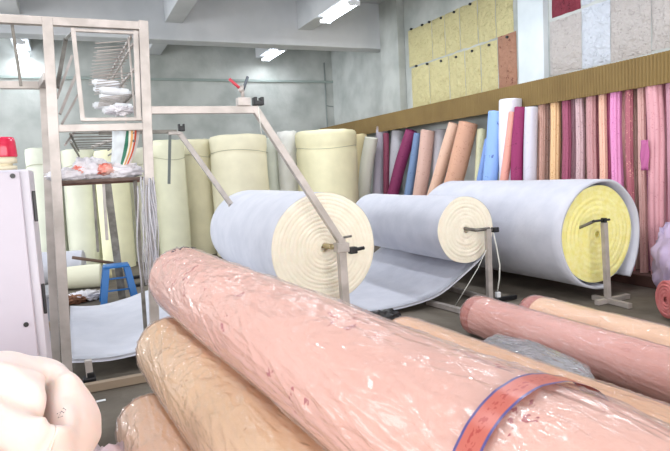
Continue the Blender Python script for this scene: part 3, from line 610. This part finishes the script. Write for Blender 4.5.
# ------------------------------------------------------------------ stool and floor things at left
BL = mat('blue plastic', (36, 108, 176), .45)
s0, s1 = atz(106, 305, 0), atz(134, 302, 0); sxm = (s0.x+s1.x)/2; sym = s0.y+.1
stl = thing('blue_stool', 'small blue plastic stool with splayed legs behind the frame', 'stool', (sxm, sym, 0))
hh = atY(118, 264, sym).z
MB().cbox((sxm-.15, sym-.13, hh-.035), (sxm+.15, sym+.13, hh), e=.015).build('seat', BL, stl)
for sx in (-1, 1):
    for sy in (-1, 1): MB().bar((sxm+sx*.19, sym+sy*.16, 0), (sxm+sx*.12, sym+sy*.1, hh-.03), .075, .03, up=(0, 1, 0)).build('leg', BL, stl)
for z_ in (.15, .3): MB().bar((sxm-.17, sym, z_), (sxm+.17, sym, z_), .02, .03).build('stretcher', BL, stl)
def floor_roll(pa, pb, r, mt, label, name='wadding_bundle', seed=0, group=None, zc=None):
    a, b = Vector(pa), Vector(pb); L = (b-a).length; t = thing(name, label, 'roll', ((a+b)/2).xy.to_3d(), group)
    cylgrid(a, b-a, L, lambda an, s: r*(1+.08*nz(math.cos(an)+seed, math.sin(an), s*3)), 40, 24).build('roll_body', mt, t)
    for q, d_ in ((a, b-a), (b, a-b)): enddisc(q, d_, r, 5, .01, r*.15, seed, 40).build('coiled_end', mt, t)
    return t
GF = 'rolls lying on the floor behind the frame'
floor_roll((-.85, 9.9, .27), (.05, 9.75, .22), .25, WAD, 'bluish white roll lying on the floor furthest back at left', seed=1, group=GF)
floor_roll((-.3, 9.1, .17), (.27, 9.0, .17), .165, mat('cream floor roll', (232, 230, 206), .9, bump=.2, bscale=12), 'cream foam roll lying on the floor beside the blue stool', seed=5, group=GF)
floor_roll((.12, 9.42, .13), (.42, 9.38, .14), .1, mat('cream floor roll 2', (226, 218, 176), .9), 'short yellowish roll end lying behind the cream floor roll', seed=7, group=GF)
a_, b_ = atz(76, 250, .33), atz(112, 263, .30)
tag(MB().tube([(a_.x-.05, 8.72, .50), (b_.x+.2, 8.78, .30)], .022, 8).build('brown_pole', mat('brown pole', (96, 74, 60), .6), origin=(.1, 8.7, .35)), 'thin brown pole resting on the floor rolls, left of the stool', 'pole')
p = atz(85, 297, 0); tag(cr((p.x, p.y-.2, .05), .2, .16, .05, 12, .6, freq=2.4, flat=.004).build('crumpled_film', PBAG, origin=(p.x, p.y, 0)), 'crumpled white plastic film on the floor left of the blue stool', 'film')
p = atz(74, 303, 0); tag(cr((p.x, p.y, .04), .14, .12, .04, 15, .8, freq=2.4, flat=.003).build('brown_scrap', mat('brown scrap', (150, 104, 74), .8, c2=(96, 60, 44), nscale=18), origin=(p.x, p.y, 0)), 'brown scrap heap on the floor left of the blue stool', 'scrap')
for k, (x, y) in enumerate(((138, 277), (139, 285))):
    p = atz(x, y, 0.02); tag(MB().cbox((p.x-.09, p.y-.04, .002), (p.x+.09, p.y+.04, .05), e=.015).build('black_scrap', BLACK, origin=p), 'small dark scrap on the floor right of the blue stool, %s of the two' % ('farther', 'nearer')[k], 'scrap', 'dark scraps right of the stool')
p0 = atz(40, 330, 0); gbx = thing('grey_box', 'low grey steel box on the floor between the cabinet and the left post', 'box', (-.62, 6.3, 0))
MB().cbox((-.95, 5.95, 0), (-.28, 6.5, .47), e=.01).build('body', mat('grey box', (150, 152, 160), .6, c2=(132, 134, 142)), gbx)
MB().cbox((-.97, 5.93, .471), (-.26, 6.52, .5), e=.008).build('lid', mat('grey lid', (160, 160, 164), .6), gbx)

# ------------------------------------------------------------------ foreground wrapped fabric rolls
def dirv(deg): a = math.radians(deg); return Vector((-math.sin(a), -math.cos(a), 0))   # from far end towards the camera
G3 = 'plastic-wrapped fabric rolls in the foreground'
def wrapped(P0, deg, L, r, mt, label, seed, fringe=None, sag=0, taper=0, pitch=0, filmmat=None, wr_=1.):
    P0 = Vector(P0); d = dirv(deg); d.z = pitch; d.normalize(); t = thing('wrapped_fabric_roll', label, 'fabric roll', (P0.x, P0.y, 0), G3)
    def shape(s):
        k = 1-.5*max(0, 1-s/.05)**2*.25
        if taper: k *= 1-.5*max(0, (s-(L-taper))/taper)**1.6
        return k
    rf = lambda a, s: r*shape(s)*(1+.03*nz(math.cos(a)*1.4+seed, math.sin(a)*1.4, s*1.5)+.012*nz(math.cos(a)*5+seed, math.sin(a)*5, s*5))
    warp = lambda s: Vector((0, 0, -sag*4*(s/L)*(1-s/L)))
    cylgrid(P0, d, L, rf, 96, 110, warp=warp).build('fabric', mt, t)
    enddisc(P0, d, r*.97, 9, .012, .03, seed, 72).build('coiled_end', fringe or mt, t)
    enddisc(P0+d*L, -d, r*shape(L)*.99, 7, .012, .03, seed+1, 72).build('coiled_end', mt, t)
    if fringe: cylgrid(P0-d*.004, d, .13, lambda a, s: rf(a, s)+.003, 96, 6).build('edge_band', fringe, t)
    def wf(a, s):
        R = rf(a, s)+.004
        u = s*1.2+a*.35; w1 = 1-abs(nz(u*2.2+seed, (a-s*1.1)*3.6, seed))*2.8; w2 = 1-abs(nz(s*13+a*2+seed*2, a*2.0, 7))*2.2
        return R+wr_*(.0065*max(0, w1)**3+.0065*max(0, w2)**3*(.4+.6*math.cos(a))*max(0, .3+nz(s*2, a, seed+5)*1.5))
    cylgrid(P0-d*.015, d, L+.03, wf, 180, 260, warp=warp).build('plastic_wrap', filmmat or film('wrap film', .16, (255, 240, 236), .19, su=6, sv=24, fr=1.5, strength=.6, cap=.4), t)
    return t, d, rf
PINK = printed('pink fabric', (244, 192, 174), (186, 74, 84), 8, .13, (238, 180, 162), .75)
PEA = printed('peach fabric', (252, 216, 164), (210, 164, 118), 6, .09, (230, 186, 142), .75)
PEA2 = printed('peach fabric 2', (252, 212, 174), (214, 166, 132), 7, .09, (232, 186, 150), .75)
ROSE = printed('rose fabric', (228, 164, 152), (212, 138, 128), 7, .1, (220, 152, 140), .75)
ORG = printed('orange-cream fabric', (230, 178, 132), (214, 158, 112), 7, .1, (222, 168, 124), .75)
FR1 = mat('red fringe', (186, 84, 72), .8, bump=.4, bscale=90, c2=(210, 120, 104), nscale=40)
pk, pd, prf = wrapped((.56, 3.62, .885), -4, 3.4, .195, PINK, 'big pink plastic-wrapped fabric roll with red-orange band across the foreground', 2, taper=.5)
wrapped((.43, 3.42, .52), -4, 3.0, .187, PEA, 'peach plastic-wrapped roll directly under the big pink one', 6)
wrapped((.27, 3.2, .182), -4, 2.9, .178, PEA2, 'lowest peach roll at the bottom left of the foreground pile', 11)
wrapped((2.16, 3.72, .195), -3.5, 3.1, .19, ORG, 'long orange-cream roll on the floor just behind the big pink one', 14)
wrapped((3.14, 4.1, .172), 0, 3.1, .17, ROSE, 'rose pink wrapped roll with red-edged end, lying behind the orange-cream one', 17, fringe=FR1)
t6 = atz(529, 297, .33)
wrapped((t6.x+.02, t6.y, .172), 0, 3.2, .17, PEA2, 'peach wrapped roll furthest right on the floor with red-edged end', 21, fringe=FR1)
# band round the pink roll
def ribbon():
    mt, nt, pr, N, L = base('red orange ribbon'); pr.inputs['Roughness'].default_value = .3
    tc = N('ShaderNodeTexCoord'); sp = N('ShaderNodeSeparateXYZ'); L(tc.outputs['UV'], sp.inputs[0]); r = N('ShaderNodeValToRGB'); r.color_ramp.interpolation = 'CONSTANT'
    e = r.color_ramp.elements; e[0].color = s2l((88, 80, 136)); e[1].position = .1; e[1].color = s2l((196, 104, 90))
    q = e.new(.9); q.color = s2l((88, 80, 136)); L(sp.outputs[0], r.inputs[0])
    n = N('ShaderNodeTexNoise'); n.inputs['Scale'].default_value = 1; mq = N('ShaderNodeMapping'); mq.inputs['Scale'].default_value = (9, 90, 1); L(tc.outputs['UV'], mq.inputs[0]); L(mq.outputs[0], n.inputs[0]); mm = N('ShaderNodeMath'); mm.operation = 'LESS_THAN'; mm.inputs[1].default_value = .45; L(n.outputs[0], mm.inputs[0])
    gx = N('ShaderNodeMath'); gx.operation = 'COMPARE'; gx.inputs[1].default_value = .5; gx.inputs[2].default_value = .16; L(sp.outputs[0], gx.inputs[0])
    mk = N('ShaderNodeMath'); mk.operation = 'MULTIPLY'; L(mm.outputs[0], mk.inputs[0]); L(gx.outputs[0], mk.inputs[1])
    mx = N('ShaderNodeMix'); mx.data_type = 'RGBA'; L(mk.outputs[0], mx.inputs[0]); L(r.outputs[0], mx.inputs[6]); mx.inputs[7].default_value = s2l((176, 74, 66)); L(mx.outputs[2], pr.inputs['Base Color'])
    return mt
BS = 2.78
def bandP(i, j):
    a = 2*PI*i/120; s = BS+.01+.062*j/8; dd, u, w = axes(pd)
    return Vector((.56, 3.62, .885))+dd*s+(u*math.cos(a)+w*math.sin(a))*(prf(a, s)+.0155+.001*nz(a*6, s*20, 2))
MB().grid(bandP, 120, 9, True, uvf=lambda i, j: (j/8, 2*PI*.19*i/120*1.)).build('ribbon_band', ribbon(), pk)
# ink strokes on the pink film near its far end
ink = MB(); dd, u, w = axes(pd); random.seed(5)
def onroll(a, s): return Vector((.56, 3.62, .885))+dd*s+(u*math.cos(a)+w*math.sin(a))*(prf(a, s)+.014)
for k in range(7):
    a0, s0 = -.25+.1*k+random.random()*.05, .12+.04*random.random()
    ink.tube([onroll(a0+random.uniform(-.06, .06), s0+q*.02+random.uniform(-.01, .01)) for q in range(3)], .0024, 4)
ink.build('ink_marks', mat('ink', (50, 46, 60), .6), pk)

# clear bag between the floor rolls
tag(cr((2.66, 2.9, .15), .21, .5, .14, 9, .14, freq=1.1, flat=.003).build('clear_plastic_bag', CLEAR, origin=(2.68, 2.75, 0)), 'crumpled clear plastic bag between the orange-cream and rose rolls', 'plastic bag')
p = atz(384, 318, .1); tag(cr((p.x+.02, p.y+.05, .075), .16, .1, .075, 19, .35, freq=1.4, flat=.003).build('black_bag', mat('black bag', (34, 32, 34), .35, bump=.4, bscale=20), origin=(p.x, p.y, 0)), 'small black bag on the floor at the far tip of the orange-cream roll', 'bag')
# red roll end and lilac bag at the right edge
p = atz(664, 302, .2)
floor_roll((p.x+.1, p.y+.05, .2), (p.x+1.3, p.y-.5, .2), .17, mat('dusty red', (196, 104, 104), .8, c2=(206, 124, 124), nscale=12), 'dusty red roll end at the right edge on the floor', seed=4)
q = atX(662, 265, 5.6)
tag(cr((5.66, q.y-.1, .36), .16, .2, .36, 23, .35, freq=1.2, flat=.003).build('lilac_bag', mat('lilac bag', (188, 170, 204), .4, bump=.4, bscale=14), origin=(5.66, q.y-.1, 0)), 'lilac plastic bag on the floor at the right edge', 'plastic bag')
# pinkish film heap low at left
tag(cr((-.0, 2.75, .1), .26, .3, .14, 31, .5, freq=1.6, flat=.003).build('pink_film_heap', mat('pinkish film', (214, 190, 196), .3, bump=.6, bscale=20), origin=(0, 2.75, 0)), 'crumpled pinkish film on the floor left of the lowest peach roll', 'film')
p = atz(101, 401, 0); tag(MB().box((p.x-.03, p.y-.015, .001), (p.x+.03, p.y+.015, .004)).build('paper_scrap', WHITE, origin=p), 'tiny white paper scrap on the floor near the floor bar', 'paper')

# ------------------------------------------------------------------ soft foam roll bottom left
def foam():
    top = Vector((-.18, 1.95, .815)); bot = Vector((-.60, 2.55, .16)); ax_ = (bot-top); L = ax_.length; d, u, w = axes(ax_)
    T = 1.32; nt_ = 170; m_ = 44; mb = MB()
    A, B = Vector((.085, .06)), Vector((.0, -.085)); V0, V1 = Vector((-.13, .17)), Vector((-.01, -.07))          # the slit of the mouth, (right, up)
    def outer(t):
        a = 2*PI*t+3.5; R = .200+.02*t+.03*nz(math.cos(a)*1.2+4, math.sin(a)*1.2, 1)+.008*nz(math.cos(a)*4, math.sin(a)*4, 5)
        return Vector((math.sin(a)*R, math.cos(a)*R*1.12))
    def inner(t):
        o = outer(t); ab = B-A; k = max(0, min(1, (o-A).dot(ab)/ab.length_squared)); q = A+ab*k; n_ = (o-q).normalized()
        return q+n_*.006+Vector((-n_.y, n_.x))*.02*math.sin(k*4)
    def P(i, j):
        t = T*i/(nt_-1); o = outer(t); q = inner(t) if t < 1 else inner(t).lerp(outer(t-1), .9*min(1, (t-1)/.06))
        v = j/(m_-1); fade = min(1, (T-t)/.06); a = 2*PI*t
        if v < .3: pos = o*(1+.05*math.sin(v/.3*PI)); axl = L*(1-v/.3)**1.3
        else:
            k = (v-.3)/.7; c = 1-(1-k)**2.0; pos = o.lerp(q, c if t < 1 else k*.8)
            hgt = (.11+.035*math.sin(a+1.2)+.03*nz(math.cos(a)*1.5, math.sin(a)*1.5, 8)) if t < 1 else .1*fade
            axl = -hgt*math.sin(PI*min(1, k*1.0))**.75+(.17*max(0, k-.8)/.2)*(1 if t < 1 else .2)
            vk = max(0, min(1, (pos-V0).dot(V1-V0)/(V1-V0).length_squared)); vd = (pos-V0-(V1-V0)*vk).length
            axl += .045*math.exp(-(vd/.028)**2)*vk**.5*(1 if t < 1 else .3)-.015*math.exp(-((vd-.065)/.03)**2)
            axl += .03*nz(pos.x*7, pos.y*7, 3)*min(1, k*3)
        if t > 1: pos = pos*(1+.03*fade)
        return top+d*(axl+.02)+w*pos.x+u*pos.y
    mb.grid(P, nt_, m_)
    t = thing('soft_foam_roll', 'loosely rolled soft pinkish white wadding at the bottom left corner', 'foam roll', (bot.x, bot.y, 0))
    o = mb.build('rolled_wadding', mat('soft wadding', (228, 214, 208), .9, bump=.15, bscale=18, c2=(228, 206, 196), nscale=3, sss=.3, sheen=.2), t)
    sub = o.modifiers.new('s', 'SUBSURF'); sub.levels = 1; sub.render_levels = 1
    bpy.context.view_layer.update(); dg = bpy.context.evaluated_depsgraph_get(); mk = MB()
    for q in (((57, 414), (61, 412), (58, 418), (63, 416)), ((63, 408), (66, 410), (64, 413), (61, 411))):
        pp = []
        for px in q:
            hit, loc, nor, ix, ob, mm = bpy.context.scene.ray_cast(dg, Vector((0, 0, H)), ray(*px).normalized())
            if hit: pp.append(loc+nor*.001)
        if len(pp) > 2: mk.tube(pp, .002, 4)
    if mk.v: mk.build('ink_mark', mat('ink', (50, 46, 60), .6), t)
    return t
foam()

# ------------------------------------------------------------------ light
def area(name, loc, rot, sx, sy, e, col):
    ld = bpy.data.lights.new(name, 'AREA'); ld.shape = 'RECTANGLE'; ld.size = sx; ld.size_y = sy; ld.energy = e; ld.color = col
    o = bpy.data.objects.new(name, ld); C.objects.link(o); o.location = loc; o.rotation_euler = rot; return o
area('daylight_front', (0, FY-.1, 2.05), (PI/2, 0, 0), 9.8, 4, 470, (1, .97, .94))
for k, (y0, y1) in enumerate(((-3, .6), (1.6, 5.2), (6.2, 9.8), (10.8, 13.6))):
    area('daylight_window', (LX-.02, (y0+y1)/2, 2.5), (PI/2, 0, -PI/2), y1-y0, 2.7, (110, 110, 130, 300)[k], (.93, .96, 1))
w = bpy.data.worlds.new('world'); bpy.context.scene.world = w; w.use_nodes = True
w.node_tree.nodes['Background'].inputs[0].default_value = (.92, .95, 1, 1); w.node_tree.nodes['Background'].inputs[1].default_value = 1.2
vs = bpy.context.scene.view_settings; vs.view_transform = 'Standard'; vs.look = 'None'; vs.gamma = 1; vs.exposure = .34
